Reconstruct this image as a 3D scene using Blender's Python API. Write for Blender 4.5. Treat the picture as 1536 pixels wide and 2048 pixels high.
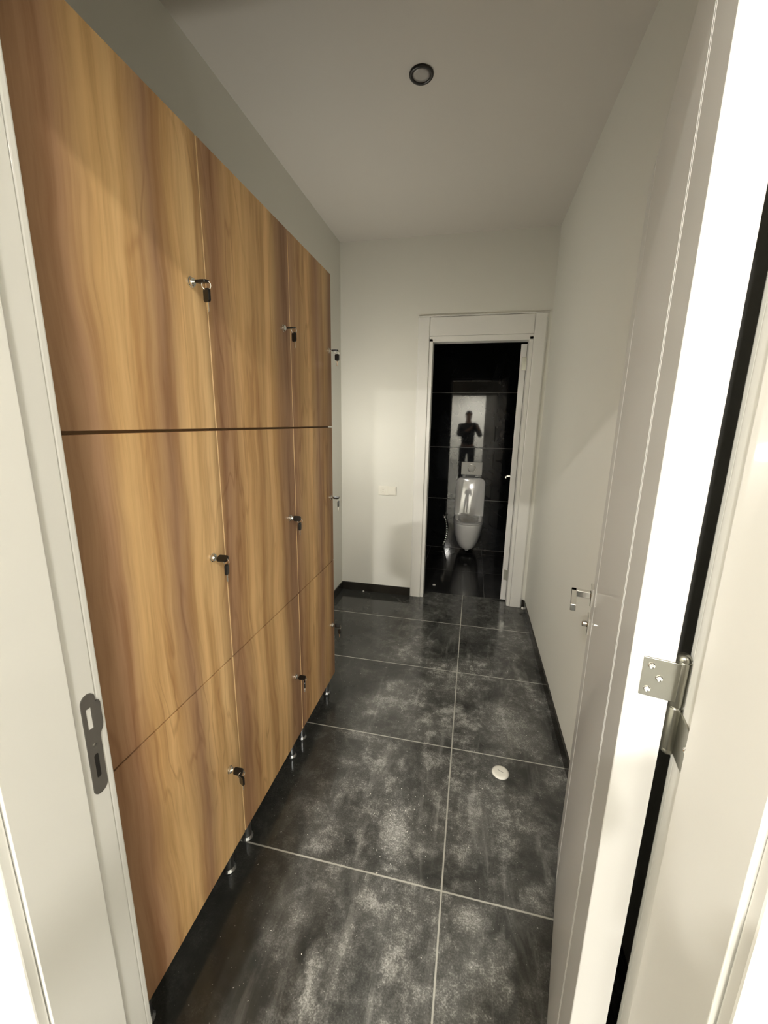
import bpy, bmesh, math, random
from mathutils import Vector, Matrix
random.seed(7)
PI = math.pi
C = bpy.context.scene.collection
for o in list(bpy.data.objects): bpy.data.objects.remove(o)

# ---------------------------------------------------------------- camera
CAM_H = 1.468
cam_d = bpy.data.cameras.new('camera'); cam = bpy.data.objects.new('camera', cam_d); C.objects.link(cam)
FW = Vector((-0.206, 0.954, -0.217)); RT = Vector((0.977, 0.215, 0.016)); UP = Vector((-0.062, 0.209, 0.976))
FW.normalize(); RT = (RT - FW * RT.dot(FW)).normalized(); UP = RT.cross(FW).normalized()
M = Matrix((RT, UP, -FW)).transposed().to_4x4(); M.translation = (0, 0, CAM_H)
cam.matrix_world = M
cam_d.sensor_fit = 'VERTICAL'; cam_d.sensor_height = 36.0; cam_d.lens = 809.0 / 2048 * 36.0
cam_d.clip_start = 0.02; cam_d.clip_end = 60
S = bpy.context.scene; S.camera = cam

# ---------------------------------------------------------------- world, exposure, lamps
W = bpy.data.worlds.new('world'); S.world = W; W.use_nodes = True
W.node_tree.nodes['Background'].inputs[0].default_value = (1, .97, .9, 1)
W.node_tree.nodes['Background'].inputs[1].default_value = 0.0
S.view_settings.view_transform = 'Standard'; S.view_settings.look = 'None'
S.view_settings.gamma = 1; S.view_settings.exposure = 0.0; S.view_settings.use_curve_mapping = False
XL_ = -1.075
H = 2.78                                    # ceiling height
HALL_LAMPS = [((-0.67, -1.50), 110, .10), ((0.85, -1.40), 68, .35), ((-0.67, -3.6), 55, .16), ((0.60, -3.6), 55, .16), ((0, -6.2), 760, .2)]
FILL_LAMP = ((XL_ + .10, 2.40, 1.35), 13.0)  # added hidden lamp, fills the far end with light

# ---------------------------------------------------------------- materials
def mat(name, col=(.8, .8, .8), rough=.5, metal=0, coat=0, spec=.5, noise=0, nscale=20, bump=0, coat_rough=.05):
    m = bpy.data.materials.new(name); m.use_nodes = True; nt = m.node_tree; b = nt.nodes['Principled BSDF']
    b.inputs['Base Color'].default_value = (*col, 1); b.inputs['Roughness'].default_value = rough
    b.inputs['Metallic'].default_value = metal; b.inputs['Specular IOR Level'].default_value = spec
    b.inputs['Coat Weight'].default_value = coat; b.inputs['Coat Roughness'].default_value = coat_rough
    tc = nt.nodes.new('ShaderNodeTexCoord'); n = nt.nodes.new('ShaderNodeTexNoise')
    n.inputs['Scale'].default_value = nscale; n.inputs['Detail'].default_value = 4
    nt.links.new(tc.outputs['Object'], n.inputs['Vector'])
    if noise:
        mx = nt.nodes.new('ShaderNodeMix'); mx.data_type = 'RGBA'
        mx.inputs['A'].default_value = (*[c * (1 - noise) for c in col], 1)
        mx.inputs['B'].default_value = (*[min(1, c * (1 + noise)) for c in col], 1)
        nt.links.new(n.outputs['Fac'], mx.inputs['Factor']); nt.links.new(mx.outputs['Result'], b.inputs['Base Color'])
    if bump:
        bp = nt.nodes.new('ShaderNodeBump'); bp.inputs['Strength'].default_value = bump; bp.inputs['Distance'].default_value = .002
        nt.links.new(n.outputs['Fac'], bp.inputs['Height']); nt.links.new(bp.outputs['Normal'], b.inputs['Normal'])
    return m
class NT:
    """tiny node-graph writer"""
    def __init__(s, name):
        s.m = bpy.data.materials.new(name); s.m.use_nodes = True; s.t = s.m.node_tree; s.b = s.t.nodes['Principled BSDF']
    def n(s, typ, **kw):
        x = s.t.nodes.new(typ)
        for k, v in kw.items():
            if k[0] == '_': setattr(x, k[1:], v)
        return x
    def put(s, sock, v):
        if isinstance(v, bpy.types.NodeSocket): s.t.links.new(v, sock)
        else: sock.default_value = v
    def math(s, op, a, b=0.0, c=0.0, clamp=False):
        x = s.t.nodes.new('ShaderNodeMath'); x.operation = op; x.use_clamp = clamp
        s.put(x.inputs[0], a); s.put(x.inputs[1], b); s.put(x.inputs[2], c); return x.outputs[0]
    def sep(s, v):
        x = s.t.nodes.new('ShaderNodeSeparateXYZ'); s.put(x.inputs[0], v); return x.outputs
    def comb(s, x_, y_, z_):
        x = s.t.nodes.new('ShaderNodeCombineXYZ'); s.put(x.inputs[0], x_); s.put(x.inputs[1], y_); s.put(x.inputs[2], z_); return x.outputs[0]
    def noise(s, vec, scale, detail=4, rough=.5, dist=0, w=None):
        x = s.t.nodes.new('ShaderNodeTexNoise')
        if w is not None: x.noise_dimensions = '4D'; s.put(x.inputs['W'], w)
        s.put(x.inputs['Vector'], vec); x.inputs['Scale'].default_value = scale; x.inputs['Detail'].default_value = detail
        x.inputs['Roughness'].default_value = rough; x.inputs['Distortion'].default_value = dist; return x.outputs['Fac']
    def ramp(s, fac, stops, interp='LINEAR'):
        x = s.t.nodes.new('ShaderNodeValToRGB'); s.put(x.inputs[0], fac); x.color_ramp.interpolation = interp
        e = x.color_ramp.elements
        while len(e) < len(stops): e.new(.5)
        for k, (p, c) in enumerate(stops):
            e[k].position = p; e[k].color = (*c, 1) if len(c) == 3 else c
        return x.outputs[0]
    def mix(s, f, a, b, mode='MIX'):
        x = s.t.nodes.new('ShaderNodeMix'); x.data_type = 'RGBA'; x.blend_type = mode
        s.put(x.inputs['Factor'], f)
        for nm, v in (('A', a), ('B', b)):
            s.put(x.inputs[nm], (*v, 1) if isinstance(v, tuple) and len(v) == 3 else v)
        return x.outputs['Result']
    def step(s, v, lo, hi):
        x = s.t.nodes.new('ShaderNodeMapRange'); x.interpolation_type = 'SMOOTHSTEP'; s.put(x.inputs[0], v)
        x.inputs[1].default_value = lo; x.inputs[2].default_value = hi; return x.outputs[0]

def tile_floor(name, x0, y0, tw, th, dusty=True, base=(.017, .0175, .016), grout=(.42, .41, .36), g=.0024):
    t = NT(name); P = t.t.nodes.new('ShaderNodeTexCoord').outputs['Object']; x, y, z = t.sep(P)
    u = t.math('DIVIDE', t.math('SUBTRACT', x, x0), tw); v = t.math('DIVIDE', t.math('SUBTRACT', y, y0), th)
    iu = t.math('FLOOR', u); iv = t.math('FLOOR', v)
    def edge(f, w):
        fr = t.math('FRACT', f); d = t.math('MINIMUM', fr, t.math('SUBTRACT', 1.0, fr)); return t.math('MULTIPLY', d, w)
    d = t.math('MINIMUM', edge(u, tw), edge(v, th))
    wob = t.math('MULTIPLY', t.math('SUBTRACT', t.noise(P, 55, 2), .5), .0016)
    gm = t.math('SUBTRACT', 1.0, t.step(t.math('ADD', d, wob), g * .6, g * 1.5))
    w = t.math('ADD', t.math('MULTIPLY', iu, 7.3), t.math('MULTIPLY', iv, 3.1))
    cloud = t.noise(P, 2.4, 6, .62, .3, w)
    vein = t.math('ABSOLUTE', t.math('SUBTRACT', t.noise(P, 1.6, 5, .55, 1.6, t.math('ADD', w, 4.0)), .5))
    vm = t.math('MULTIPLY', t.math('SUBTRACT', 1.0, t.step(vein, .0, .035)), t.step(t.noise(P, 3.1, 3), .42, .68))
    col = t.ramp(cloud, [(.25, base), (.52, tuple(c * 1.9 for c in base)), (.78, tuple(c * 4.2 for c in base))])
    col = t.mix(t.math('MULTIPLY', vm, .35), col, (.09, .09, .08))
    rough = .09
    if dusty:
        # walked-in plaster dust, densest mid-room, thinned at left to paint in the jamb's shadow
        mid = t.math('MULTIPLY', t.step(x, -.66, -.30), t.math('SUBTRACT', 1.0, t.step(x, .32, .75)))
        big = t.step(t.noise(P, 2.1, 6, .66, .3), .36, .64)
        fine = t.step(t.noise(P, 12, 11, .78, .15), .43, .70)
        vfine = t.step(t.noise(P, 75, 4, .7), .50, .72)
        grain = t.step(t.noise(P, 210, 3, .7), .38, .72)
        dust = t.math('MULTIPLY', t.math('MULTIPLY', big, t.math('ADD', .16, t.math('MULTIPLY', fine, .62))), t.math('ADD', .14, t.math('MULTIPLY', mid, .8)))
        # single smears and scuffs: x, y, half width, half length, turn, strength
        wx = t.math('MULTIPLY', t.math('SUBTRACT', t.noise(P, 8, 4, .6), .5), .16)
        wy = t.math('MULTIPLY', t.math('SUBTRACT', t.noise(t.comb(y, x, z), 8, 4, .6), .5), .16)
        for (cx, cy, a, b, ang, st) in SMEARS:
            ca, sa = math.cos(ang), math.sin(ang)
            dx = t.math('SUBTRACT', t.math('ADD', x, wx), cx); dy = t.math('SUBTRACT', t.math('ADD', y, wy), cy)
            p = t.math('DIVIDE', t.math('ADD', t.math('MULTIPLY', dx, ca), t.math('MULTIPLY', dy, sa)), a)
            q = t.math('DIVIDE', t.math('SUBTRACT', t.math('MULTIPLY', dy, ca), t.math('MULTIPLY', dx, sa)), b)
            r = t.math('SQRT', t.math('ADD', t.math('MULTIPLY', p, p), t.math('MULTIPLY', q, q)))
            f = t.math('MULTIPLY', t.math('SUBTRACT', 1.0, t.step(r, .15, 1.15)), st)
            tex = t.math('ADD', .35, t.math('MULTIPLY', t.math('ADD', fine, vfine), .55))
            dust = t.math('MAXIMUM', dust, t.math('MULTIPLY', f, tex))
        dust = t.math('MULTIPLY', dust, t.math('ADD', .55, t.math('MULTIPLY', grain, .85)))
        speck = t.step(t.noise(P, 140, 2, .5), .70, .76)
        dust = t.math('ADD', dust, t.math('MULTIPLY', speck, .35))
        streak = t.step(t.noise(t.comb(t.math('MULTIPLY', x, 6.0), y, z), 2.4, 5, .6, .9), .52, .75)
        dust = t.math('ADD', dust, t.math('MULTIPLY', t.math('MULTIPLY', streak, mid), .16))
        dust = t.math('MULTIPLY', t.math('MINIMUM', t.math('MULTIPLY', dust, 1.35), 1.0), t.math('SUBTRACT', 1.0, t.math('MULTIPLY', t.step(y, 2.2, 3.0), .55)))
        col = t.mix(t.math('MULTIPLY', dust, .88), col, (.56, .55, .51))
        rough = t.math('ADD', .085, t.math('MULTIPLY', dust, .55))
    col = t.mix(gm, col, grout)
    rough = t.math('ADD', rough, t.math('MULTIPLY', gm, .5))
    t.put(t.b.inputs['Base Color'], col); t.put(t.b.inputs['Roughness'], rough)
    bp = t.t.nodes.new('ShaderNodeBump'); bp.inputs['Strength'].default_value = .25; bp.inputs['Distance'].default_value = .001
    t.put(bp.inputs['Height'], t.math('SUBTRACT', 1.0, gm)); t.t.links.new(bp.outputs[0], t.b.inputs['Normal'])
    return t.m
SMEARS = [(-.195, 1.19, .09, .13, .1, .95), (-.235, 1.30, .12, .10, .4, .35), (-.40, 1.33, .13, .10, .5, .42), (-.05, 1.345, .05, .13, .7, .42),
          (.25, 1.86, .17, .22, 0, .62), (.33, 1.75, .12, .12, 0, .45), (-.03, 1.88, .10, .06, .5, .75), (.09, 1.37, .07, .14, 0, .50),
          (.15, 1.44, .07, .05, 0, .55), (.08, .97, .07, .07, 0, .6), (.147, .85, .05, .09, 0, .6), (-.33, .72, .04, .13, .1, .6),
          (-.27, .80, .05, .12, -.1, .5), (-.185, 1.06, .05, .03, 0, .8), (.0, 2.15, .22, .28, 0, .42), (-.52, 1.20, .08, .07, -.6, .32),
          (-.32, 1.97, .20, .10, 0, .35), (-.46, 1.60, .16, .04, 0, .4), (.12, .68, .16, .12, 0, .35), (.02, 2.75, .26, .22, 0, .35), (-.30, 2.5, .25, .1, 0, .25)]

def tile_wall(name, base=(.006, .0065, .007)):
    t = NT(name); P = t.t.nodes.new('ShaderNodeTexCoord').outputs['Object']; x, y, z = t.sep(P)
    v = t.math('FRACT', t.math('DIVIDE', z, .6)); d = t.math('MULTIPLY', t.math('MINIMUM', v, t.math('SUBTRACT', 1.0, v)), .6)
    gm = t.math('SUBTRACT', 1.0, t.step(d, .0022, .0045))
    cloud = t.noise(P, 2.4, 6, .6, .8)
    vein = t.math('ABSOLUTE', t.math('SUBTRACT', t.noise(P, 1.8, 5, .55, 1.8), .5))
    vm = t.math('MULTIPLY', t.math('SUBTRACT', 1.0, t.step(vein, 0, .03)), t.step(t.noise(P, 3.1, 3), .40, .66))
    col = t.ramp(cloud, [(.3, base), (.75, tuple(c * 3.5 for c in base))])
    col = t.mix(t.math('MULTIPLY', vm, .10), col, (.05, .05, .045))
    col = t.mix(gm, col, (.16, .155, .14))
    t.put(t.b.inputs['Base Color'], col); t.put(t.b.inputs['Roughness'], t.math('ADD', .035, t.math('MULTIPLY', gm, .5)))
    return t.m

def wood():
    t = NT('oak_laminate'); P = t.t.nodes.new('ShaderNodeTexCoord').outputs['Object']; x, y, z = t.sep(P)
    # y runs across the boards, z along the grain; fine pores, figured heartwood, wide stripes of tone
    warp = t.math('MULTIPLY', t.math('SUBTRACT', t.noise(t.comb(0.0, y, t.math('MULTIPLY', z, .55)), 3.0, 3, .5), .5), .085)
    yy = t.math('ADD', y, warp)
    band = t.ramp(t.math('DIVIDE', t.math('SUBTRACT', yy, .5), 1.45), BANDS)
    fib = t.noise(t.comb(0.0, t.math('MULTIPLY', yy, 1.0), t.math('MULTIPLY', z, .035)), 95, 4, .6)
    mid = t.noise(t.comb(0.0, yy, t.math('MULTIPLY', z, .045)), 26, 5, .6, .2)
    fig = t.noise(t.comb(0.0, yy, t.math('MULTIPLY', z, .15)), 7.5, 3, .5, .3)
    rings = t.math('ABSOLUTE', t.math('SUBTRACT', t.math('FRACT', t.math('MULTIPLY', fig, 9.0)), .5))
    c = t.mix(t.step(mid, .35, .72), band, t.mix(1.0, band, (.66, .56, .48), 'MULTIPLY'))
    c = t.mix(t.math('MULTIPLY', t.step(rings, .18, .02), .0), c, c)
    rm = t.math('MULTIPLY', t.math('SUBTRACT', 1.0, t.step(rings, .0, .16)), t.step(t.noise(t.comb(0.0, y, t.math('MULTIPLY', z, .5)), 4.2, 2), .42, .62))
    c = t.mix(t.math('MULTIPLY', rm, .42), c, t.mix(1.0, c, (.55, .42, .34), 'MULTIPLY'))
    c = t.mix(t.math('MULTIPLY', t.step(fib, .52, .75), .28), c, t.mix(1.0, c, (.6, .5, .42), 'MULTIPLY'))
    t.put(t.b.inputs['Base Color'], c); t.b.inputs['Roughness'].default_value = .42; t.b.inputs['Specular IOR Level'].default_value = .35
    return t.m
L_, M_, D_ = (.86, .57, .27), (.60, .36, .17), (.33, .19, .10)
P_ = (.47, .28, .16)
BANDS = [(0, M_), (.04, D_), (.085, P_), (.125, (.80, .52, .24)), (.17, L_), (.215, P_), (.255, L_), (.31, (.90, .62, .31)), (.33, (.60, .38, .18)),
         (.355, P_), (.385, (.52, .31, .16)), (.44, L_), (.50, (.68, .43, .20)), (.56, L_), (.60, (.50, .31, .16)), (.64, (.36, .21, .12)), (.68, P_), (.74, (.66, .42, .2)),
         (.79, L_), (.85, P_), (.90, (.66, .43, .2)), (.95, D_), (1.0, P_)]

def paint(name, col, rough=.6, var=.03):
    t = NT(name); P = t.t.nodes.new('ShaderNodeTexCoord').outputs['Object']
    n = t.noise(P, 1.3, 4, .5); c = t.mix(n, tuple(v * (1 - var) for v in col), tuple(v * (1 + var) for v in col))
    t.put(t.b.inputs['Base Color'], c); t.b.inputs['Roughness'].default_value = rough
    bp = t.t.nodes.new('ShaderNodeBump'); bp.inputs['Strength'].default_value = .12; bp.inputs['Distance'].default_value = .0008
    t.put(bp.inputs['Height'], t.noise(P, 160, 3)); t.t.links.new(bp.outputs[0], t.b.inputs['Normal'])
    return t.m

m_wall = paint('white_wall_paint', (.70, .69, .63)); m_ceil = paint('ceiling_paint', (.61, .58, .53), .7)
m_trim = mat('white_satin_lacquer', (.74, .73, .69), .32, coat=.15, noise=.015, nscale=3)
m_leaf = mat('white_gloss_lacquer', (.65, .64, .62), .38, coat=.35, coat_rough=.06, spec=.3, noise=.01, nscale=3)
m_floor = tile_floor('dark_stone_tile', -.0123, 1.0254, 1.2, .6)
m_hallfloor = tile_floor('dark_hall_tile', -.3, .1, .6, .6, dusty=False, base=(.03, .03, .028), grout=(.3, .28, .24))  # hall floor toned dark so it bounces less light into the room
m_bathfloor = tile_floor('dark_stone_tile_bathroom', .17, 3.368, .6, .6, dusty=False, base=(.012, .012, .012), grout=(.12, .12, .11), g=.0016)
m_walltile = tile_wall('black_gloss_wall_tile')
m_skirt = mat('dark_tile_skirting', (.022, .020, .016), .16, noise=.5, nscale=9)
m_wood = wood()
m_band = mat('edge_band_catchlight', (.86, .62, .34), .4, noise=.05, nscale=30)  # edge banding, colour lightened for the light the door edges catch
m_edge = mat('locker_carcass_board', (.30, .17, .075), .5, noise=.15, nscale=30)
m_chrome = mat('polished_chrome', (.80, .79, .76), .10, 1, noise=.02)
m_hose = mat('bright_metal', (.95, .94, .90), .22, 1, noise=.02)
m_leg = mat('dull_metal_leg', (.42, .43, .44), .3, 1, noise=.1)
m_nickel = mat('satin_nickel', (.34, .335, .29), .28, 1, noise=.06, nscale=60)
m_steel = mat('grey_painted_steel', (.145, .135, .12), .45, .35, noise=.06, nscale=60)
m_black = mat('black_plastic', (.008, .007, .006), .32, noise=.1)
m_dark = mat('painted_hole_shade', (.010, .008, .006), .8, noise=.2)  # colour stands in for the shade inside small holes
m_white = mat('white_ceramic', (.92, .91, .88), .06, coat=.6, noise=.01)
m_seat = mat('white_gloss_seat', (.80, .79, .76), .05, coat=1, noise=.01)
m_plast = mat('white_plastic', (.74, .72, .64), .35, noise=.02)
m_lens = mat('frosted_lamp_lens', (.30, .28, .26), .25, noise=.1, nscale=60, coat=.5)
m_plaster = mat('plaster_crumb', (.82, .80, .74), .8, noise=.1, nscale=80)
m_skin = mat('skin', (.45, .25, .17), .5, noise=.08); m_hair = mat('dark_hair', (.02, .014, .01), .6, noise=.3, nscale=90)
m_cloth = mat('grey_cloth', (.05, .05, .052), .85, noise=.2, nscale=40); m_jean = mat('dark_denim', (.012, .013, .018), .9, noise=.25, nscale=60)
def emis(name, col, s):
    m = mat(name, col, .4, noise=.02); b = m.node_tree.nodes['Principled BSDF']
    b.inputs['Emission Color'].default_value = (*col, 1); b.inputs['Emission Strength'].default_value = s; return m
m_lamp = emis('lit_lamp_lens', (1, .95, .86), 14)

# ---------------------------------------------------------------- mesh helpers
def link(name, me, m, parent=None):
    o = bpy.data.objects.new(name, me); C.objects.link(o)
    if m:
        for q in (m if isinstance(m, (list, tuple)) else [m]): me.materials.append(q)
    if parent: o.parent = parent
    return o
def obj(name, bm, m, parent=None, bevel=0, seg=2, smooth=False, loc=None, rot=None):
    bmesh.ops.recalc_face_normals(bm, faces=bm.faces)
    me = bpy.data.meshes.new(name); bm.to_mesh(me); bm.free()
    o = link(name, me, m, parent)
    if smooth:
        for p in me.polygons: p.use_smooth = True
    if bevel:
        b = o.modifiers.new('bevel', 'BEVEL'); b.width = bevel; b.segments = seg; b.limit_method = 'ANGLE'; b.angle_limit = math.radians(40)
    if loc: o.location = loc
    if rot: o.rotation_euler = rot
    return o
def nb(): return bmesh.new()
def box(bm, x0, x1, y0, y1, z0, z1, mx=None):
    vs = [bm.verts.new((x, y, z)) for x in (x0, x1) for y in (y0, y1) for z in (z0, z1)]
    if mx is not None:
        for v in vs: v.co = mx @ v.co
    for f in ((0, 1, 3, 2), (4, 6, 7, 5), (0, 4, 5, 1), (2, 3, 7, 6), (0, 2, 6, 4), (1, 5, 7, 3)): bm.faces.new([vs[i] for i in f])
    return bm
def bx(*a): return box(nb(), *a)
def prism(bm, pts, h0, h1, axis='z', mx=None):
    def P(a, b, h): return {'z': (a, b, h), 'x': (h, a, b), 'y': (a, h, b)}[axis]
    A = [bm.verts.new(P(a, b, h0)) for a, b in pts]; B = [bm.verts.new(P(a, b, h1)) for a, b in pts]
    if mx is not None:
        for v in A + B: v.co = mx @ v.co
    bm.faces.new(A); bm.faces.new(B[::-1]); n = len(pts)
    for i in range(n): bm.faces.new((A[i], B[i], B[(i + 1) % n], A[(i + 1) % n]))
    return bm
def lathe(bm, prof, seg=28, mx=None):
    """prof: (radius, height) revolved round z"""
    rings = []
    for r, h in prof:
        if r < 1e-6: rings.append([bm.verts.new((0, 0, h))])
        else: rings.append([bm.verts.new((r * math.cos(2 * PI * k / seg), r * math.sin(2 * PI * k / seg), h)) for k in range(seg)])
    if mx is not None:
        for R_ in rings:
            for v in R_: v.co = mx @ v.co
    for A, B in zip(rings, rings[1:]):
        for k in range(seg):
            a, b = A[k % len(A)], A[(k + 1) % len(A)]; c, d = B[(k + 1) % len(B)], B[k % len(B)]
            f = []
            for v in (a, b, c, d):
                if v not in f: f.append(v)
            if len(f) > 2: bm.faces.new(f)
    for R_ in (rings[0], rings[-1]):
        if len(R_) > 1: bm.faces.new(R_)
    return bm
def tube(bm, pts, r, seg=10, closed=False):
    pts = [Vector(p) for p in pts]; n = len(pts); rs = []; prev = None
    for i, p in enumerate(pts):
        t = (pts[(i + 1) % n] - pts[i - 1]) if closed else (pts[min(i + 1, n - 1)] - pts[max(i - 1, 0)])
        t.normalize()
        a = (prev - t * prev.dot(t)) if prev is not None else t.orthogonal()
        a.normalize(); prev = a; b = t.cross(a)
        rr = r[i] if isinstance(r, (list, tuple)) else r
        rs.append([bm.verts.new(p + (a * math.cos(2 * PI * k / seg) + b * math.sin(2 * PI * k / seg)) * rr) for k in range(seg)])
    pr = list(zip(rs, rs[1:])) + ([(rs[-1], rs[0])] if closed else [])
    for A, B in pr:
        for k in range(seg): bm.faces.new((A[k], A[(k + 1) % seg], B[(k + 1) % seg], B[k]))
    if not closed: bm.faces.new(rs[0][::-1]); bm.faces.new(rs[-1])
    return bm
def loft(bm, rings, cap=(True, True)):
    rs = [[bm.verts.new(p) for p in r] for r in rings]; n = len(rs[0])
    for A, B in zip(rs, rs[1:]):
        for k in range(n): bm.faces.new((A[k], A[(k + 1) % n], B[(k + 1) % n], B[k]))
    if cap[0]: bm.faces.new(rs[0][::-1])
    if cap[1]: bm.faces.new(rs[-1])
    return bm
def empty(name, loc=(0, 0, 0), rz=0):
    o = bpy.data.objects.new(name, None); C.objects.link(o); o.location = loc; o.rotation_euler = (0, 0, rz); o.empty_display_size = .1
    return o
def tag(o, label=None, cat=None, group=None, kind=None):
    if label: o['label'] = label
    if cat: o['category'] = cat
    if group: o['group'] = group
    if kind: o['kind'] = kind
    return o
def struct(o, label, cat): return tag(o, label, cat, kind='structure')
def flat_shape(name, outline, holes, thick, m, parent, bev=0):
    """plate with holes: filled 2D outline in local XY, thick along local z"""
    cu = bpy.data.curves.new(name + '_c', 'CURVE'); cu.dimensions = '2D'; cu.fill_mode = 'BOTH'; cu.extrude = thick / 2; cu.bevel_depth = bev
    for pl in [outline] + holes:
        sp = cu.splines.new('POLY'); sp.points.add(len(pl) - 1)
        for p, (a, b) in zip(sp.points, pl): p.co = (a, b, 0, 1)
        sp.use_cyclic_u = True
    tmp = bpy.data.objects.new('tmp', cu); C.objects.link(tmp)
    dg = bpy.context.evaluated_depsgraph_get(); me = bpy.data.meshes.new_from_object(tmp.evaluated_get(dg)); me.name = name
    bpy.data.objects.remove(tmp); me.materials.clear()
    return link(name, me, m, parent)
def arc(cx, cy, r, a0, a1, n=8): return [(cx + r * math.cos(a0 + (a1 - a0) * i / n), cy + r * math.sin(a0 + (a1 - a0) * i / n)) for i in range(n + 1)]
def rrect(x0, x1, y0, y1, r, n=6):
    return arc(x1 - r, y0 + r, r, -PI / 2, 0, n) + arc(x1 - r, y1 - r, r, 0, PI / 2, n) + arc(x0 + r, y1 - r, r, PI / 2, PI, n) + arc(x0 + r, y0 + r, r, PI, 1.5 * PI, n)

# ---------------------------------------------------------------- room shell
XL, XR, Y0, YB, BT = -1.075, .4858, .4625, 3.2544, 4.747      # left wall, right wall, doorway wall, far wall, bathroom back
HALLY = -7.6
struct(obj('floor', bx(XL - .1, XR + .1, .385, 3.368, -.08, 0), m_floor), 'dusty dark grey stone tile floor with pale grout lines', 'floor')
struct(obj('floor_hall', bx(-1.6, 1.6, HALLY - .1, .385, -.08, 0), m_hallfloor), 'dark stone tile floor of the hallway', 'floor')
struct(obj('floor_bathroom', bx(-.85, .65, 3.368, BT + .1, -.08, 0), m_bathfloor), 'dark tile floor of the small bathroom beyond the white frame', 'floor')
struct(obj('ceiling', bx(-2.2, 2.2, HALLY - .1, BT + .1, H, H + .1), m_ceil), 'plain matt white ceiling over the locker room', 'ceiling')
struct(obj('wall_left', bx(XL - .1, XL, Y0, YB, 0, H), m_wall), 'white wall behind the wooden lockers', 'wall')
struct(obj('wall_right', bx(XR, XR + .1, Y0, YB, 0, H), m_wall), 'white wall on the right behind the open door', 'wall')
b = nb(); box(b, XL - .1, -.385, YB, 3.36, 0, H); box(b, .385, XR + .1, YB, 3.36, 0, H); box(b, -.385, .385, YB, 3.36, 2.09, H)
struct(obj('wall_back', b, m_wall), 'white end wall around the bathroom doorway', 'wall')
b = nb(); box(b, -2.2, -.60, .31, Y0, 0, H); box(b, .28, 2.2, .31, Y0, 0, H); box(b, -.60, .28, .31, Y0, 2.09, H)
struct(obj('wall_front', b, m_wall), 'white wall around the near doorway', 'wall')
struct(obj('wall_hall_left', bx(-1.6, -1.5, HALLY, .31, 0, H), m_wall), 'white left wall of the hallway', 'wall')
struct(obj('wall_hall_right', bx(1.5, 1.6, HALLY, .31, 0, H), m_wall), 'white right wall of the hallway', 'wall')
struct(obj('wall_hall_back', bx(-2.2, 2.2, HALLY - .1, HALLY, 0, H), m_wall), 'white end wall of the hallway', 'wall')
struct(obj('wall_bathroom_left', bx(-.85, -.75, 3.36, BT, 0, H), m_walltile), 'black gloss tiled left wall of the bathroom', 'wall')
struct(obj('wall_bathroom_right', bx(.55, .65, 3.36, BT, 0, H), m_walltile), 'black gloss tiled right wall of the bathroom', 'wall')
struct(obj('wall_bathroom_back', bx(-.85, .65, BT, BT + .1, 0, H), m_walltile), 'black gloss tiled wall behind the toilet', 'wall')
struct(obj('baseboard_left', bx(XL, XL + .010, Y0, YB - .010, 0, .072), m_skirt, bevel=.001), 'dark tile skirting at the foot of the left wall', 'baseboard')
struct(obj('baseboard_back', bx(XL, -.4615, YB - .010, YB, 0, .072), m_skirt, bevel=.001), 'dark tile skirting left of the bathroom doorway', 'baseboard')
struct(obj('baseboard_right', bx(XR - .010, XR, .48, YB - .010, 0, .068), m_skirt, bevel=.001), 'dark tile skirting along the right wall', 'baseboard')
struct(obj('baseboard_corner', bx(.462, XR - .010, YB - .010, YB, 0, .068), m_skirt), 'short dark skirting piece right of the bathroom doorway', 'baseboard')

# far doorway frame (profiles run in x,y and are drawn up in z)
f1 = struct(empty('trim_1', (0, YB, 0)), 'white door frame around the bathroom doorway', 'door frame')
FT = 2.062
for s in (-1, 1):
    pr = [(s * .345, .0), (s * .345, .085), (s * .360, .085), (s * .360, .125), (s * .385, .125), (s * .385, .0)]
    obj('jamb', prism(nb(), pr, 0, FT + .025), m_trim, f1, .0012)
    x0, x1 = (.372, .460)
    pr = [(s * x0, 0), (s * x0, -.010), (s * (x0 + .004), -.014), (s * (x1 - .012), -.014), (s * (x1 - .004), -.010), (s * x1, -.004), (s * x1, 0)]
    obj('casing', prism(nb(), pr, 0, 2.235), m_trim, f1, .0015)
    pr = [(s * .347, 0), (s * .347, -.007), (s * .3705, -.007), (s * .3705, 0)]
    obj('casing_lip', prism(nb(), pr, 0, FT + .022), m_trim, f1, .001)
obj('head_jamb', bx(-.360, .360, 0, .085, FT, FT + .025), m_trim, f1, .0012)
obj('head_casing', bx(-.3705, .3705, -.013, 0, 2.102, 2.232), m_trim, f1, .0015)
obj('casing_lip', bx(-.3705, .3705, -.007, 0, FT + .003, 2.1005), m_trim, f1, .001)
obj('casing_cap', bx(-.462, .462, -.016, 0, 2.2365, 2.243), m_trim, f1, .001)

# near doorway frame
f2 = struct(empty('trim_2', (0, 0, 0)), 'white door frame of the near doorway, seen at both picture edges', 'door frame')
NT_ = 2.055
prR = [(.235, .31), (.235, .418), (.237, .420), (.250, .420), (.250, .4615), (.279, .4615), (.279, .31)]
prL = [(-.557, .31), (-.557, .412), (-.559, .414), (-.572, .414), (-.572, .4615), (-.599, .4615), (-.599, .31)]
jr = obj('jamb', prism(nb(), prR, 0, NT_ + .02), m_trim, f2, .001)
jl = obj('jamb', prism(nb(), prL, 0, NT_ + .02), m_trim, f2, .001)
obj('head_jamb', bx(-.557, .235, .31, .414, NT_ - .015, NT_ + .02), m_trim, f2, .001)
obj('head_rebate', bx(-.572, .250, .414, .4615, NT_, NT_ + .02), m_trim, f2, .001)
def casing(name, x0, x1, y0, y1, z1): obj(name, bx(x0, x1, y0, y1, 0, z1), m_trim, f2, .004, 3)
casing('casing', -.665, -.5745, .4630, .4765, 2.14); casing('casing', .2525, .343, .4630, .4765, 2.14)
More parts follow.
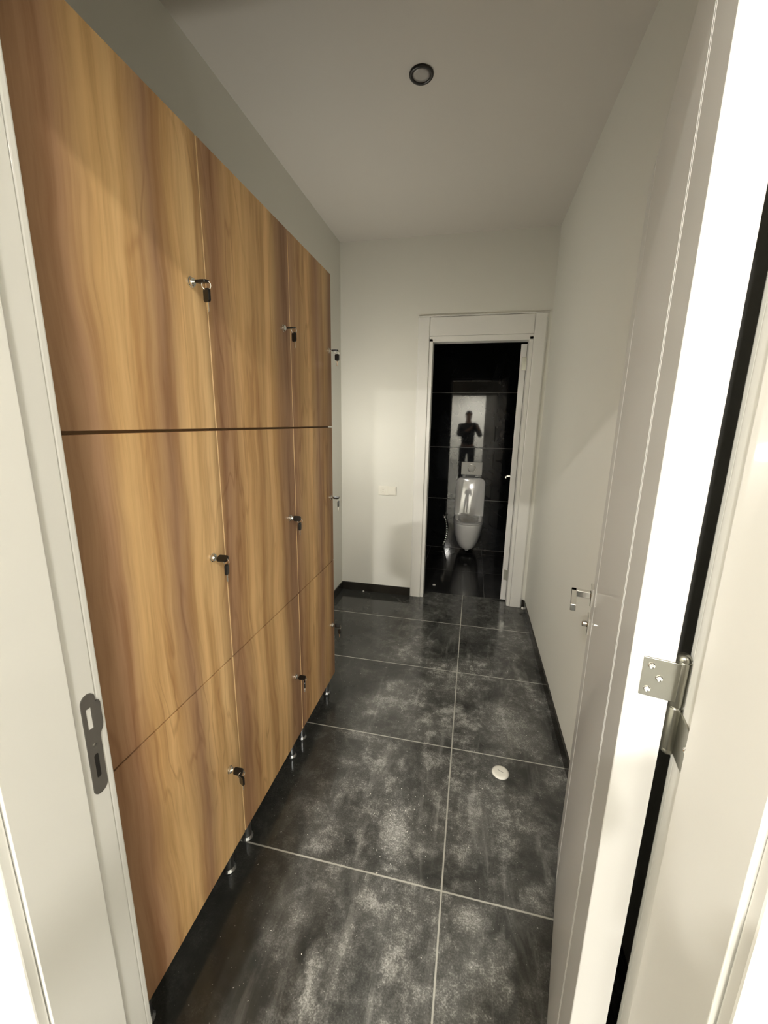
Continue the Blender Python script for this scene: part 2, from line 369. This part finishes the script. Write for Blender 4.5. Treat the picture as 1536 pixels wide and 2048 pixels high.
casing('casing', -.655, -.561, .292, .3095, 2.14); casing('casing', .239, .333, .292, .3095, 2.14)
obj('head_casing', bx(-.5735, .2515, .4630, .4765, 2.065, 2.14), m_trim, f2, .004, 3)
obj('head_casing', bx(-.560, .238, .292, .3095, 2.052, 2.14), m_trim, f2, .004, 3)
# strike plate let into the left jamb: local x = room y, local y = room z
Y_, Z_ = .4345, .857
out = [(.0, .010)] + arc(.0125, .0125, .0125, PI, 1.95 * PI, 10)[1:] + [(.0250, .0125), (.0250, .100), (.0262, .105), (.031, .112), (.0325, .120), (.0325, .158), (.0305, .163), (.027, .165), (.0255, .163), (.0250, .168)] + arc(.0125, .172, .0125, 0, PI, 10)[1:]
sp = flat_shape('strike_plate', out, [[(.007, .122), (.016, .122), (.016, .160), (.007, .160)], rrect(.0085, .0165, .030, .075, .0038)], .0016, m_steel, f2)
sp.matrix_world = Matrix.Translation((-.5712, Y_, Z_)) @ Matrix(((0, 0, 1, 0), (1, 0, 0, 0), (0, 1, 0, 0), (0, 0, 0, 1)))
sp['label'] = 'grey steel strike plate'
obj('bolt_hole_shade', bx(-.5718, -.5714, Y_ + .0085, Y_ + .0165, Z_ + .030, Z_ + .075), m_dark, f2)  # flat dark sheet in place of the shade inside the bolt hole
lathe_x = Matrix.Translation((-.5704, Y_ + .0125, Z_ + .092)) @ Matrix.Rotation(PI / 2, 4, 'Y')
obj('screw', lathe(nb(), [(0, .0006), (.002, .0005), (.0035, 0), (.0035, -.0008)], 14, lathe_x), m_steel, f2, smooth=True)

# ---------------------------------------------------------------- near door leaf, hinge, handle
DA = math.atan2(.972, .2342)
door = struct(empty('door_1', (.194, .4765, 0), DA), 'open white gloss door folded back along the right wall', 'door')
LW, LT = .806, .0427
def groove(x): return [(x - .010, 0), (x - .0055, -.0026), (x - .0045, 0), (x + .0010, 0), (x + .0055, -.0026), (x + .0065, 0)]
pr = [(0.001, 0)] + groove(.131) + groove(.675) + [(LW - .001, 0), (LW, -.001), (LW, -LT), (0, -LT), (0, -.001)]
obj('door_leaf', prism(nb(), pr, .010, 2.043), m_leaf, door)
# square lever handle on a rose, lever turned towards the hinge side
hx, hz = .750, .985
hd = obj('handle_rose', bx(hx - .026, hx + .026, 0, .009, hz - .026, hz + .026), m_chrome, door, .0015)
hn = obj('handle_lever', box(box(nb(), hx - .010, hx + .010, .009, .060, hz - .0095, hz + .0095), hx - .118, hx + .010, .046, .060, hz - .0095, hz + .0095), m_chrome, door, .0012)
kz = hz - .092
obj('key_rose', bx(hx - .026, hx + .026, 0, .008, kz - .026, kz + .026), m_chrome, door, .0015)
obj('thumb_turn', lathe(nb(), [(0, .013), (.008, .0125), (.0095, .011), (.0095, .0), (.011, -.001)], 20, Matrix.Translation((hx, .009, kz)) @ Matrix.Rotation(-PI / 2, 4, 'X')), m_chrome, door, smooth=False)
obj('latch_plate', bx(LW - .0005, LW + .0012, -.032, -.010, hz - .10, hz + .10), m_nickel, door)
# flag hinge: one leaf on the door edge, one on the frame
hg = obj('hinge', lathe(nb(), [(0, .0655), (.0035, .0650), (.0065, .0625), (.0078, .059), (.0070, .0565), (.0082, .0560), (.0082, .0015), (.0070, .0008), (.0070, -.0008), (.0082, -.0015),
    (.0082, -.0555), (.0070, -.0560), (.0078, -.0585), (.0065, -.0620), (.0035, -.0645), (0, -.065)], 32), m_nickel, None, .0004, 2, True)
HC = Vector((.2455, .4705, 1.1555)); hg.parent = door
hl = Matrix.Rotation(-DA, 4, 'Z') @ Matrix.Translation(HC - Vector((.194, .4765, 0)))
hg.location = hl.translation; hg.rotation_euler = (0, 0, -DA)
hg['label'] = 'satin nickel flag hinge'
# upper flag lies on the door edge (local face x=0), lower flag on the frame face x=.25
invd = (Matrix.Translation(door.location) @ Matrix.Rotation(DA, 4, 'Z')).inverted()
hloc = Matrix.Translation(HC) ; toh = hloc.inverted()
def inhinge(world): return toh @ world
wd = Matrix.Translation(door.location) @ Matrix.Rotation(DA, 4, 'Z')
b = nb(); box(b, -.0022, -.0001, -LT - .006, -.0130, 1.163, 1.211, toh @ wd)
obj('hinge_leaf', b, m_nickel, hg, .0004)
b = nb(); prism(b, [(.4235, 1.088), (.428, 1.085), (.4640, 1.098), (.4640, 1.152), (.4235, 1.139)], .2478, .2499, 'x', toh)
obj('hinge_leaf', b, m_nickel, hg, .0004)
def screw(cx, cy, cz, mx):
    b = lathe(nb(), [(0, .0004), (.0022, .0004), (.0034, .0008), (.0040, .0002), (.0040, -.0006)], 18, mx)
    box(b, -.0028, .0028, -.0005, .0005, .0003, .0011, mx); box(b, -.0005, .0005, -.0028, .0028, .0003, .0011, mx)
    obj('screw', b, m_chrome, hg)
for (yy, zz) in ((-.0215, 1.202), (-.0305, 1.188), (-.0205, 1.172)):
    screw(0, 0, 0, toh @ wd @ Matrix.Translation((-.0022, yy, zz)) @ Matrix.Rotation(-PI / 2, 4, 'Y'))
for (yy, zz) in ((.4315, 1.128), (.4400, 1.121), (.4335, 1.100)):
    screw(0, 0, 0, toh @ Matrix.Translation((.2478, yy, zz)) @ Matrix.Rotation(-PI / 2, 4, 'Y'))

# ---------------------------------------------------------------- bathroom door leaf, opened inwards
BA = math.radians(90 - 6.5)
bd = struct(empty('door_2', (.343, 3.342, 0), BA), 'white bathroom door standing open into the dark bathroom', 'door')
obj('door_leaf', bx(0, .66, .0, .042, .012, 2.050), m_leaf, bd, .001)
for z in (1.91, .235):
    obj('hinge', box(bx(-.002, 0, .004, .030, z - .045, z + .045), -.010, .004, -.0065, .0055, z - .05, z + .05), m_nickel, bd, .0015)
obj('handle', box(box(bx(.590, .640, .042, .050, .965, 1.015), .606, .624, .050, .100, .981, .999), .500, .624, .088, .100, .981, .999), m_chrome, bd, .0012)

# ---------------------------------------------------------------- lockers
XF = -.678; JO = [.517, .9872, 1.4699, 1.9123]; ZR = [.100, .7614, 1.4409, 2.1143]; DT = .018; GAP = .0021
LOCKZ = [.410, 1.100, 1.783]
where = ['nearest the doorway', 'in the middle', 'farthest from the camera']
rowname = ['bottom', 'middle', 'top']
def make_locker(i):
    y0, y1 = JO[i], JO[i + 1]
    t = empty('locker_cabinet', (XF - .2, (y0 + y1) / 2, 0))
    tag(t, ['tall wooden locker column nearest the doorway, partly behind the left door frame', 'tall wooden locker column in the middle of the row', 'tall wooden locker column at the far end of the row'][i], 'locker', 'wooden locker columns on short metal legs')
    ox, oy = t.location.x, t.location.y
    def B(bm, x0, x1, ya, yb, z0, z1): box(bm, x0 - ox, x1 - ox, ya - oy, yb - oy, z0, z1)
    b = nb(); xb, xf = XL + .012, XF - DT - .002
    B(b, xb, xf, y0 + .001, y0 + .018, ZR[0], ZR[3]); B(b, xb, xf, y1 - .018, y1 - .001, ZR[0], ZR[3])
    for z in (ZR[0], ZR[1] - .009, ZR[2] - .009, ZR[3] - .018): B(b, xb, xf, y0 + .018, y1 - .018, z, z + .018)
    B(b, xb, xb + .006, y0 + .018, y1 - .018, ZR[0] + .018, ZR[3] - .018)
    obj('carcass', b, m_edge, t)
    for r in range(3):
        g1 = GAP if r != 1 else GAP; top = .0032 if r == 1 else GAP; bot = .0032 if r == 2 else GAP
        bm = nb(); B(bm, XF - DT, XF, y0 + GAP, y1 - GAP, ZR[r] + (bot if r else 0), ZR[r + 1] - (top if r < 2 else 0))
        # mesh stays in world-like coordinates so that the grain runs on from door to door
        d = obj('door', bm, [m_wood, m_band], t, .0012)
        for p in d.data.polygons:
            if abs(p.normal.y) > .9: p.material_index = 1
        for v in d.data.vertices: v.co.x += ox; v.co.y += oy
        d.location = (-ox, -oy, 0)
        lk = lathe(nb(), [(0, .0115), (.0050, .0115), (.0058, .0105), (.0085, .0105), (.0098, .0090), (.0100, .0045), (.0118, .0040), (.0118, 0)], 24, Matrix.Translation((XF, LY[i], LOCKZ[r])) @ Matrix.Rotation(PI / 2, 4, 'Y'))
        obj('lock', lk, m_chrome, d, smooth=False)['label'] = 'round chrome cylinder lock'
    for yy in (y0 + .055, y1 - .055):
        for xx in (XF - .032, XL + .07):
            b = lathe(nb(), [(.016, .0), (.021, .001), (.022, .006), (.018, .012), (.0165, .014), (.0165, .086), (.024, .088), (.024, .0995)], 20)
            obj('leg', b, m_leg, t, smooth=False, loc=(xx - ox, yy - oy, 0))['label'] = 'short round metal leg'
LY = [.926, 1.408, 1.868]
for i in range(3): make_locker(i)

# keys: one key in the lock, a split ring through its bow, the spare hanging from the ring
def make_keys(i, r, tilt, turn, swing):
    X, Y, Z = XF + .0115, LY[i], LOCKZ[r]
    t = empty('key_pair', (X, Y, Z))
    place = ['%s door of nearest locker column', '%s door of middle locker column', '%s door of farthest locker column'][i] % rowname[r]
    tag(t, 'black-headed keys in lock on ' + place + (', spare hanging flat' if abs(turn) > .9 else ', spare hanging edge-on' if abs(turn) < .35 else ''), 'keys', 'keys hanging from the locker locks')
    def bow(mx):      # key head: rounded plate with an eye, in local x (length) / y (width)
        b = nb(); prof = rrect(0, .030, -.0105, .0105, .006, 4)
        prism(b, prof, -.0032, .0032, 'z', mx); return b
    def blade(mx):
        b = nb(); prism(b, [(0, -.0036), (.020, -.0036), (.0235, -.0008), (.0235, .0006), (.0200, .0028), (.0175, .0014), (.0145, .0034), (.0115, .0016), (.0085, .0034), (.0, .0036)], -.0010, .0010, 'z', mx); return b
    # key in the lock: points out along +x, turned about its own axis
    mk = Matrix.Rotation(tilt, 4, 'X')
    k = obj('inserted_key', bow(mk @ Matrix.Translation((.006, 0, 0))), m_black, t, .001)
    obj('blade', blade(mk @ Matrix.Translation((.008, 0, 0)) @ Matrix.Rotation(PI, 4, 'Z') @ Matrix.Diagonal((.75, 1, 1, 1))), m_chrome, k)
    # ring passes through the outer end of the head
    rc = Vector((.0315, 0, -.0085)); R = .0098
    mr = Matrix.Translation(rc) @ Matrix.Rotation(swing, 4, 'Z') @ Matrix.Rotation(PI / 2, 4, 'X')
    pts = [mr @ Vector((R * math.cos(2 * PI * q / 22), R * math.sin(2 * PI * q / 22), 0)) for q in range(22)]
    obj('split_ring', tube(nb(), pts, .0011, 7, True), m_chrome, t, smooth=True)
    ms = Matrix.Translation(rc + Vector((0, 0, -R + .003))) @ Matrix.Rotation(turn, 4, 'Z') @ Matrix.Rotation(PI / 2, 4, 'Y')
    s = obj('spare_key', bow(ms), m_black, t, .001)
    obj('blade', blade(ms @ Matrix.Translation((.0285, 0, 0))), m_hose, s)
make_keys(0, 2, .15, 1.20, .5); make_keys(0, 1, .55, .30, -.2); make_keys(0, 0, .90, 1.10, .9)
make_keys(1, 2, .25, 1.05, .9); make_keys(1, 1, 1.3, .10, .2); make_keys(1, 0, .35, .45, 1.0)
make_keys(2, 2, .05, 1.5, .1); make_keys(2, 1, .25, .15, .2); make_keys(2, 0, .5, .9, .8)

# ---------------------------------------------------------------- ceiling spot in the room (off)
def downlight(x, y, rad, lit, lab, power=0, size=.1):
    t = empty('ceiling_downlight', (x, y, H))
    tag(t, lab, 'ceiling light')
    o = obj('trim_ring', lathe(nb(), [(rad * .70, -.001), (rad * .72, -.006), (rad * .93, -.008), (rad, -.004), (rad, -.0002)], 40), m_black if not lit else m_plast, t, smooth=True)
    o['label'] = 'black trim ring' if not lit else 'white trim ring'
    obj('lens', lathe(nb(), [(0, -.0030), (rad * .5, -.0034), (rad * .73, -.0044), (rad * .73, -.0006)], 40), m_lamp if lit else m_lens, t, smooth=True)
    if lit:
        L = bpy.data.lights.new('lamp_light', 'AREA'); L.shape = 'DISK'; L.size = size; L.energy = power; L.color = (1, .965, .90); L.spread = PI
        lo = bpy.data.objects.new('lamp_light', L); C.objects.link(lo); lo.parent = t; lo.location = (0, 0, -.014)
downlight(-.285, 1.871, .047, False, 'small unlit round recessed spotlight with black ring in the ceiling')
labs = ['lit hallway downlight just behind the near doorway on the left', 'lit hallway downlight just behind the near doorway on the right', 'lit hallway downlight farther back on the left', 'lit hallway downlight farther back on the right', 'lit hallway downlight nearest the hallway end wall']
for ((lx, ly), pw, sz), lb in zip(HALL_LAMPS, labs): downlight(lx, ly, .07, True, lb, pw, sz)

# unseen lamp added behind the far lockers to brighten the room's back end
(sx, sy, sz), spw = FILL_LAMP
t = empty('added_fill_lamp', (XL, sy, sz)); tag(t, 'small white fill lamp added out of sight on the left wall behind the lockers', 'fill lamp')
obj('back_plate', bx(0, .012, -.05, .05, -.09, .09), m_plast, t, .002)
obj('diffuser', bx(.012, .060, -.045, .045, -.085, .085), m_lamp, t, .006)
L = bpy.data.lights.new('lamp_light', 'POINT'); L.shadow_soft_size = .04; L.energy = spw; L.color = (1, .98, .90)
lo = bpy.data.objects.new('lamp_light', L); C.objects.link(lo); lo.parent = t; lo.location = (.12, 0, 0)
# ---------------------------------------------------------------- socket on the far wall
sk = empty('wall_socket', (-.676, YB, .912)); tag(sk, 'white double wall plate with a power socket left of the bathroom doorway', 'socket')
obj('plate', bx(-.076, .076, -.009, 0, -.039, .039), m_plast, sk, .003, 3)
obj('socket_insert', lathe(nb(), [(.0, -.002), (.019, -.002), (.0205, .0), (.023, .0), (.024, -.001)], 28, Matrix.Translation((-.036, -.0098, 0)) @ Matrix.Rotation(PI / 2, 4, 'X')), m_plast, sk)
for zz in (.008, -.010): obj('pin_hole_shade', lathe(nb(), [(0, .0012), (.0028, .0012), (.0028, 0)], 12, Matrix.Translation((-.036, -.0080, zz)) @ Matrix.Rotation(PI / 2, 4, 'X')), m_dark, sk)  # dark discs painted for the shade in the socket holes
obj('switch_rocker', bx(.004, .070, -.0125, -.009, -.032, .032), m_plast, sk, .0015)

# ---------------------------------------------------------------- toilet
def dring(w, yb, yf, z, n=40, k=2.4):
    """D-shaped outline: straight back at yb, superellipse front reaching yf (towards the camera, yf<yb)"""
    ym = yb - (yb - yf) * .42; pts = []
    for i in range(n + 1):
        a = PI * i / n; c, s = math.cos(a), math.sin(a)
        pts.append((w * math.copysign(abs(c) ** (2 / k), c), ym - (ym - yf) * abs(s) ** (2 / k), z))
    nb_ = 6
    pts += [(-w * (1 - .0 * j), ym + (yb - ym) * j / nb_, z) for j in range(1, nb_)]
    pts += [(-w * .96 + 2 * w * .96 * j / 8, yb, z) for j in range(9)]
    pts += [(w, yb - (yb - ym) * j / nb_, z) for j in range(1, nb_)]
    return pts
TX = -.006
tt = empty('wall_hung_toilet', (TX, BT, 0)); tag(tt, 'white wall-hung toilet with its lid up on the black tiled wall', 'toilet')
rings = [dring(.060, -.03, -.30, .092, k=2.2), dring(.080, -.02, -.345, .098, k=2.2), dring(.104, -.01, -.385, .125, k=2.3), dring(.128, -.004, -.425, .185, k=2.4), dring(.147, -.003, -.462, .265, k=2.5),
         dring(.158, -.003, -.486, .340, k=2.6), dring(.163, -.003, -.494, .392, k=2.6), dring(.164, -.003, -.495, .405, k=2.6), dring(.161, -.006, -.492, .409, k=2.6),
         dring(.118, -.12, -.450, .409, k=2.2), dring(.113, -.125, -.444, .400, k=2.2), dring(.095, -.15, -.42, .31, k=2.1), dring(.055, -.20, -.36, .24, k=2.0), dring(.03, -.23, -.31, .23, k=2.0)]
obj('bowl', loft(nb(), rings), m_white, tt, smooth=True)
obj('drain_nub', lathe(nb(), [(0, -.012), (.018, -.010), (.024, 0), (.024, .012)], 20, Matrix.Translation((0, -.30, .088))), m_white, tt, smooth=True)
rings = [dring(.160, -.055, -.492, .4135, k=2.6), dring(.165, -.050, -.497, .418, k=2.6), dring(.165, -.050, -.497, .428, k=2.6), dring(.160, -.055, -.492, .433, k=2.6),
         dring(.112, -.13, -.442, .431, k=2.2), dring(.108, -.134, -.438, .424, k=2.2), dring(.108, -.134, -.438, .418, k=2.2), dring(.112, -.13, -.442, .4135, k=2.2)]
b = loft(nb(), rings, (False, False)); bmesh.ops.bridge_loops(b, edges=[e for e in b.edges if e.is_boundary])
obj('seat', b, m_seat, tt, smooth=True)
for s in (-1, 1): obj('seat_hinge', lathe(nb(), [(0, .030), (.011, .029), (.013, .026), (.013, 0)], 18, Matrix.Translation((s * .075, -.058, .431))), m_chrome, tt, smooth=True)
# lid leans back against the wall
n = 8; pr = arc(.163 - .012, .012, .012, -PI / 2, 0, n) + arc(.163 - .062, .440 - .062, .062, 0, PI / 2, n) + arc(-.163 + .062, .440 - .062, .062, PI / 2, PI, n) + arc(-.163 + .012, .012, .012, PI, 1.5 * PI, n)
def lidring(inset, y): 
    return [(max(-.163 + inset, min(.163 - inset, x * (1 - inset / .163))), y, .2125 + (z - .2125) * (1 - inset / .2125)) for x, z in pr]
rg = [lidring(.012, .012), lidring(.003, .009), lidring(0, .003), lidring(0, -.004), lidring(.003, -.008), lidring(.012, -.010)]
ld = obj('lid', loft(nb(), rg), m_seat, tt, smooth=True); ld.location = (0, -.075, .424); ld.rotation_euler = (math.radians(-6.5), 0, 0)
obj('lid_bumper', bx(-.125, -.118, -.0125, -.010, .375, .379), m_plast, ld)
obj('lid_bumper', bx(.118, .125, -.0125, -.010, .375, .379), m_plast, ld)
fp = empty('flush_plate', (-.004, BT, .965)); tag(fp, 'white rectangular flush plate with round button above the toilet', 'flush plate')
obj('plate', bx(-.117, .117, -.012, 0, -.072, .072), m_plast, fp, .004, 3)
rot = Matrix.Translation((0, -.012, 0)) @ Matrix.Rotation(PI / 2, 4, 'X')
obj('button_ring', lathe(nb(), [(.040, .0), (.041, .004), (.046, .005), (.0485, .0)], 40, rot), m_chrome, fp, smooth=True)
obj('button', lathe(nb(), [(0, .006), (.030, .0055), (.0385, .003), (.0385, 0)], 36, rot), m_plast, fp, smooth=True)
b = bx(-.055, .055, -.018, 0, -.024, .024)  # black block added for the dark gap under the flush plate
o = obj('gap_block', b, m_black, None, .003, loc=(-.012, BT, .862)); tag(o, 'small black block for the dark gap between flush plate and toilet lid', 'block')
# angle valve with a bright corrugated hose on the left
av = empty('angle_valve', (-.285, BT, .385)); tag(av, 'chrome angle valve with a ribbed metal hose hanging left of the toilet', 'valve')
rx = Matrix.Rotation(PI / 2, 4, 'X')
obj('wall_flange', lathe(nb(), [(.012, .010), (.020, .009), (.030, .003), (.031, 0), (.012, 0)], 28, rx), m_hose, av, smooth=True)
obj('body', lathe(nb(), [(0, .060), (.010, .059), (.011, .055), (.011, .008)], 18, rx), m_chrome, av)
obj('tap_knob', lathe(nb(), [(0, .040), (.017, .038), (.020, .034), (.020, .016), (.017, .012), (.008, .010), (.008, 0)], 12, Matrix.Translation((0, -.030, .004)) @ Matrix.Rotation(PI / 5, 4, 'Y')), m_chrome, av)
hp = []; rr = []
for k in range(121):
    u = k / 120; hp.append((.012 + .035 * math.sin(u * 3.1) - .018 * u, -.045 - .012 * math.sin(u * 5), -.010 - .345 * u)); rr.append(.0085 + .0060 * abs(math.sin(k * PI / 10)))
obj('hose', tube(nb(), hp, rr, 12), m_hose, av, smooth=True)['label'] = 'ribbed shiny metal hose'

# ---------------------------------------------------------------- things on the floor
dc = obj('plastic_cap', lathe(nb(), [(0, .0078), (.010, .0078), (.024, .0072), (.031, .0060), (.0355, .0030), (.0365, 0)], 44), m_plast, None, smooth=True, loc=(.2005, 1.538, .0))
tag(dc, 'round white plastic cap lying on the dusty floor tiles', 'cap')
obj('slot', bx(-.013, .013, -.0018, .0018, .0074, .0084), mat('grey_slot', (.35, .34, .30), .5, noise=.1), dc, .0006).rotation_euler = (0, 0, -.5)
def pebble(s, sq=.6):
    b = nb(); bmesh.ops.create_icosphere(b, subdivisions=2, radius=s)
    for v in b.verts: v.co *= 1 + random.uniform(-.22, .22); v.co.z *= sq
    z0 = min(v.co.z for v in b.verts)
    for v in b.verts: v.co.z -= z0
    return b
CH = [(-.278, 3.535, .015, .3, 'flat white plaster flake on the bathroom floor just past the threshold'), (-.870, 3.225, .008, .7, 'tiny white plaster crumb by the skirting left of the bathroom doorway'),
      (.470, 3.210, .010, 1.2, 'white plug of plaster in the corner right of the bathroom doorway')]
for x, y, s, sq, lb in CH: tag(obj('plaster_chip', pebble(s, sq), m_plaster, smooth=True, loc=(x, y, 0)), lb, 'plaster chip')
b = nb()
for k in range(300):
    if random.random() < .35: x, y = random.gauss(-.19, .06), random.gauss(1.2, .08)
    elif random.random() < .6: x, y = random.gauss(.06, .22), random.uniform(.75, 2.4)
    else: x, y = random.uniform(-.66, .45), random.uniform(.6, 3.1)
    if not -.9 < x < .44 or math.hypot(x - .2, y - 1.538) < .05: continue
    if x > .194 + .2412 * (y - .4765) - .02 and y < 1.3: continue
    s = random.choice([.0005, .0006, .0007, .0008, .001, .0014]); q = pebble(s, .7)
    vm = {v: b.verts.new(v.co + Vector((x, y, 0))) for v in q.verts}
    for f in q.faces: b.faces.new([vm[v] for v in f.verts])
    q.free()
tag(obj('plaster_crumbs', b, m_plaster), 'scatter of tiny white plaster crumbs on the dark floor tiles', 'debris', kind='stuff')

# ---------------------------------------------------------------- the photographer, mirrored in the bathroom tiles
PX, PY = -.15, -.50
def skinned(name, verts, edges, radii, m, parent, root=0, sub=2):
    me = bpy.data.meshes.new(name); me.from_pydata(verts, edges, []); o = link(name, me, m, parent)
    o.modifiers.new('skin', 'SKIN'); sv = me.skin_vertices[0].data if me.skin_vertices else None
    if sv is None:
        bpy.context.view_layer.update()
    for k, r in enumerate(radii):
        me.skin_vertices[0].data[k].radius = r if isinstance(r, tuple) else (r, r)
    me.skin_vertices[0].data[root].use_root = True
    ss = o.modifiers.new('sub', 'SUBSURF'); ss.levels = sub; ss.render_levels = sub
    return o
pn = empty('person', (PX, PY, 0)); tag(pn, 'person in dark clothes holding up a phone, mirrored in the bathroom tiles', 'person')
V, E_, R_ = [], [], []
def jt(p, r, prev=None):
    V.append(p); R_.append(r)
    if prev is not None: E_.append((prev, len(V) - 1))
    return len(V) - 1
pel = jt((0, 0, .95), (.15, .10)); wai = jt((0, 0, 1.10), (.135, .095), pel); che = jt((0, 0, 1.30), (.165, .11), wai); upc = jt((0, 0, 1.42), (.12, .085), che)
nek = jt((0, .01, 1.50), .055, upc); jaw = jt((0, .035, 1.565), (.060, .070), nek); skl = jt((0, .02, 1.65), (.078, .092), jaw); top = jt((0, .01, 1.705), (.055, .065), skl)
wr = []
for sd in (-1, 1):
    hx_ = .15 + sd * .055
    sh = jt((sd * .17, 0, 1.41), .062, upc); el = jt((.04 + sd * .25, .12, 1.18), .043, sh); w_ = jt((hx_ + sd * .03, .355, 1.355), .026, el)
    pm = jt((hx_ + sd * .012, .395, 1.385), (.034, .018), w_); wr.append((w_, pm))
    for q in range(4):
        b0 = (hx_ + sd * .004, .408, 1.370 + q * .019); ln = (.026, .030, .032, .027)[q]
        f1_ = jt(b0, .0088, pm); f2_ = jt((b0[0] - sd * ln * .5, .418, b0[2] + .006), .0080, f1_); jt((b0[0] - sd * ln * .95, .414, b0[2] + .010), .0070, f2_)
    t1 = jt((hx_ - sd * .002, .385, 1.365), .0100, pm); jt((hx_ - sd * .024, .392, 1.380), .0085, t1)
    hp_ = jt((sd * .09, 0, .90), .095, pel); kn = jt((sd * .11, .015, .50), .058, hp_); an = jt((sd * .12, -.01, .09), .038, kn); jt((sd * .13, .14, .035), (.040, .028), an)
bd_ = skinned('body', V, E_, R_, m_skin, pn, 0, 2)
def cl(name, pts, m):
    return skinned(name, [p for p, r, pv in pts], [(pv, k) for k, (p, r, pv) in enumerate(pts) if pv is not None], [r for p, r, pv in pts], m, pn)
cl('jacket', [((0, 0, .90), (.175, .125), None), ((0, 0, 1.10), (.16, .118), 0), ((0, 0, 1.30), (.19, .132), 1), ((0, 0, 1.42), (.135, .10), 2), ((0, .005, 1.475), (.072, .072), 3),
    ((-.18, 0, 1.41), .078, 3), ((-.21, .12, 1.18), .060, 5), ((.066, .33, 1.34), .038, 6), ((.18, 0, 1.41), .078, 3), ((.29, .12, 1.18), .060, 8), ((.234, .33, 1.34), .038, 9)], m_cloth)
cl('trousers', [((0, 0, .93), (.165, .115), None), ((-.095, 0, .86), .112, 0), ((-.11, .015, .50), .078, 1), ((-.12, -.01, .11), .062, 2), ((.095, 0, .86), .112, 0), ((.11, .015, .50), .078, 4), ((.12, -.01, .11), .062, 5)], m_jean)
for sd in (-1, 1):
    b = loft(nb(), [[(sd * .13 + .047 * math.cos(a), .055 + .14 * math.sin(a), 0) for a in [2 * PI * k / 20 for k in range(20)]], [(sd * .13 + .048 * math.cos(a), .055 + .142 * math.sin(a), .025) for a in [2 * PI * k / 20 for k in range(20)]],
        [(sd * .13 + .040 * math.cos(a), .045 + .115 * math.sin(a), .065) for a in [2 * PI * k / 20 for k in range(20)]], [(sd * .125 + .038 * math.cos(a), -.005 + .055 * math.sin(a), .10) for a in [2 * PI * k / 20 for k in range(20)]]])
    obj('shoe', b, m_black, pn, smooth=True)
b = nb(); bmesh.ops.create_uvsphere(b, u_segments=24, v_segments=16, radius=1.0)
for v in b.verts:
    v.co = Vector((v.co.x * .083, v.co.y * .098 - .002, v.co.z * .092 + 1.672))
bmesh.ops.delete(b, geom=[v for v in b.verts if v.co.z < 1.645 + max(0, (v.co.y + .01)) * .75 and v.co.y > -.05 or v.co.z < 1.585], context='VERTS')
obj('hair', b, m_hair, pn, smooth=True)
b = nb(); bmesh.ops.create_cone(b, segments=10, radius1=.015, radius2=.006, depth=.034)
for v in b.verts: v.co.z += 0
o = obj('nose', b, m_skin, pn, smooth=True, loc=(0, .112, 1.612), rot=(math.radians(18), 0, 0))
for sd in (-1, 1):
    o = obj('ear', lathe(nb(), [(0, -.006), (.012, -.004), (.015, .002), (.010, .005), (0, .003)], 16, Matrix.Diagonal((1, 1.7, 1, 1))), m_skin, pn, smooth=True, loc=(sd * .078, .015, 1.615), rot=(PI / 2, 0, sd * PI / 2))
    b = nb(); bmesh.ops.create_uvsphere(b, u_segments=12, v_segments=8, radius=.0095); obj('eye', b, m_white, pn, smooth=True, loc=(sd * .030, .098, 1.632))
obj('mouth', bx(-.022, .022, .100, .106, 1.573, 1.580), mat('lips', (.30, .10, .08), .5, noise=.1), pn, .002)
ph = empty('phone', (0, 0, 0)); tag(ph, 'dark smartphone held up in both hands by the person', 'phone')
obj('case', bx(-.056, .022, -.135, .022, .012, .021), m_black, ph, .003)
obj('camera_bump', bx(-.016, .014, -.018, .014, .0105, .0125), m_black, ph, .001)
ph.matrix_world = M
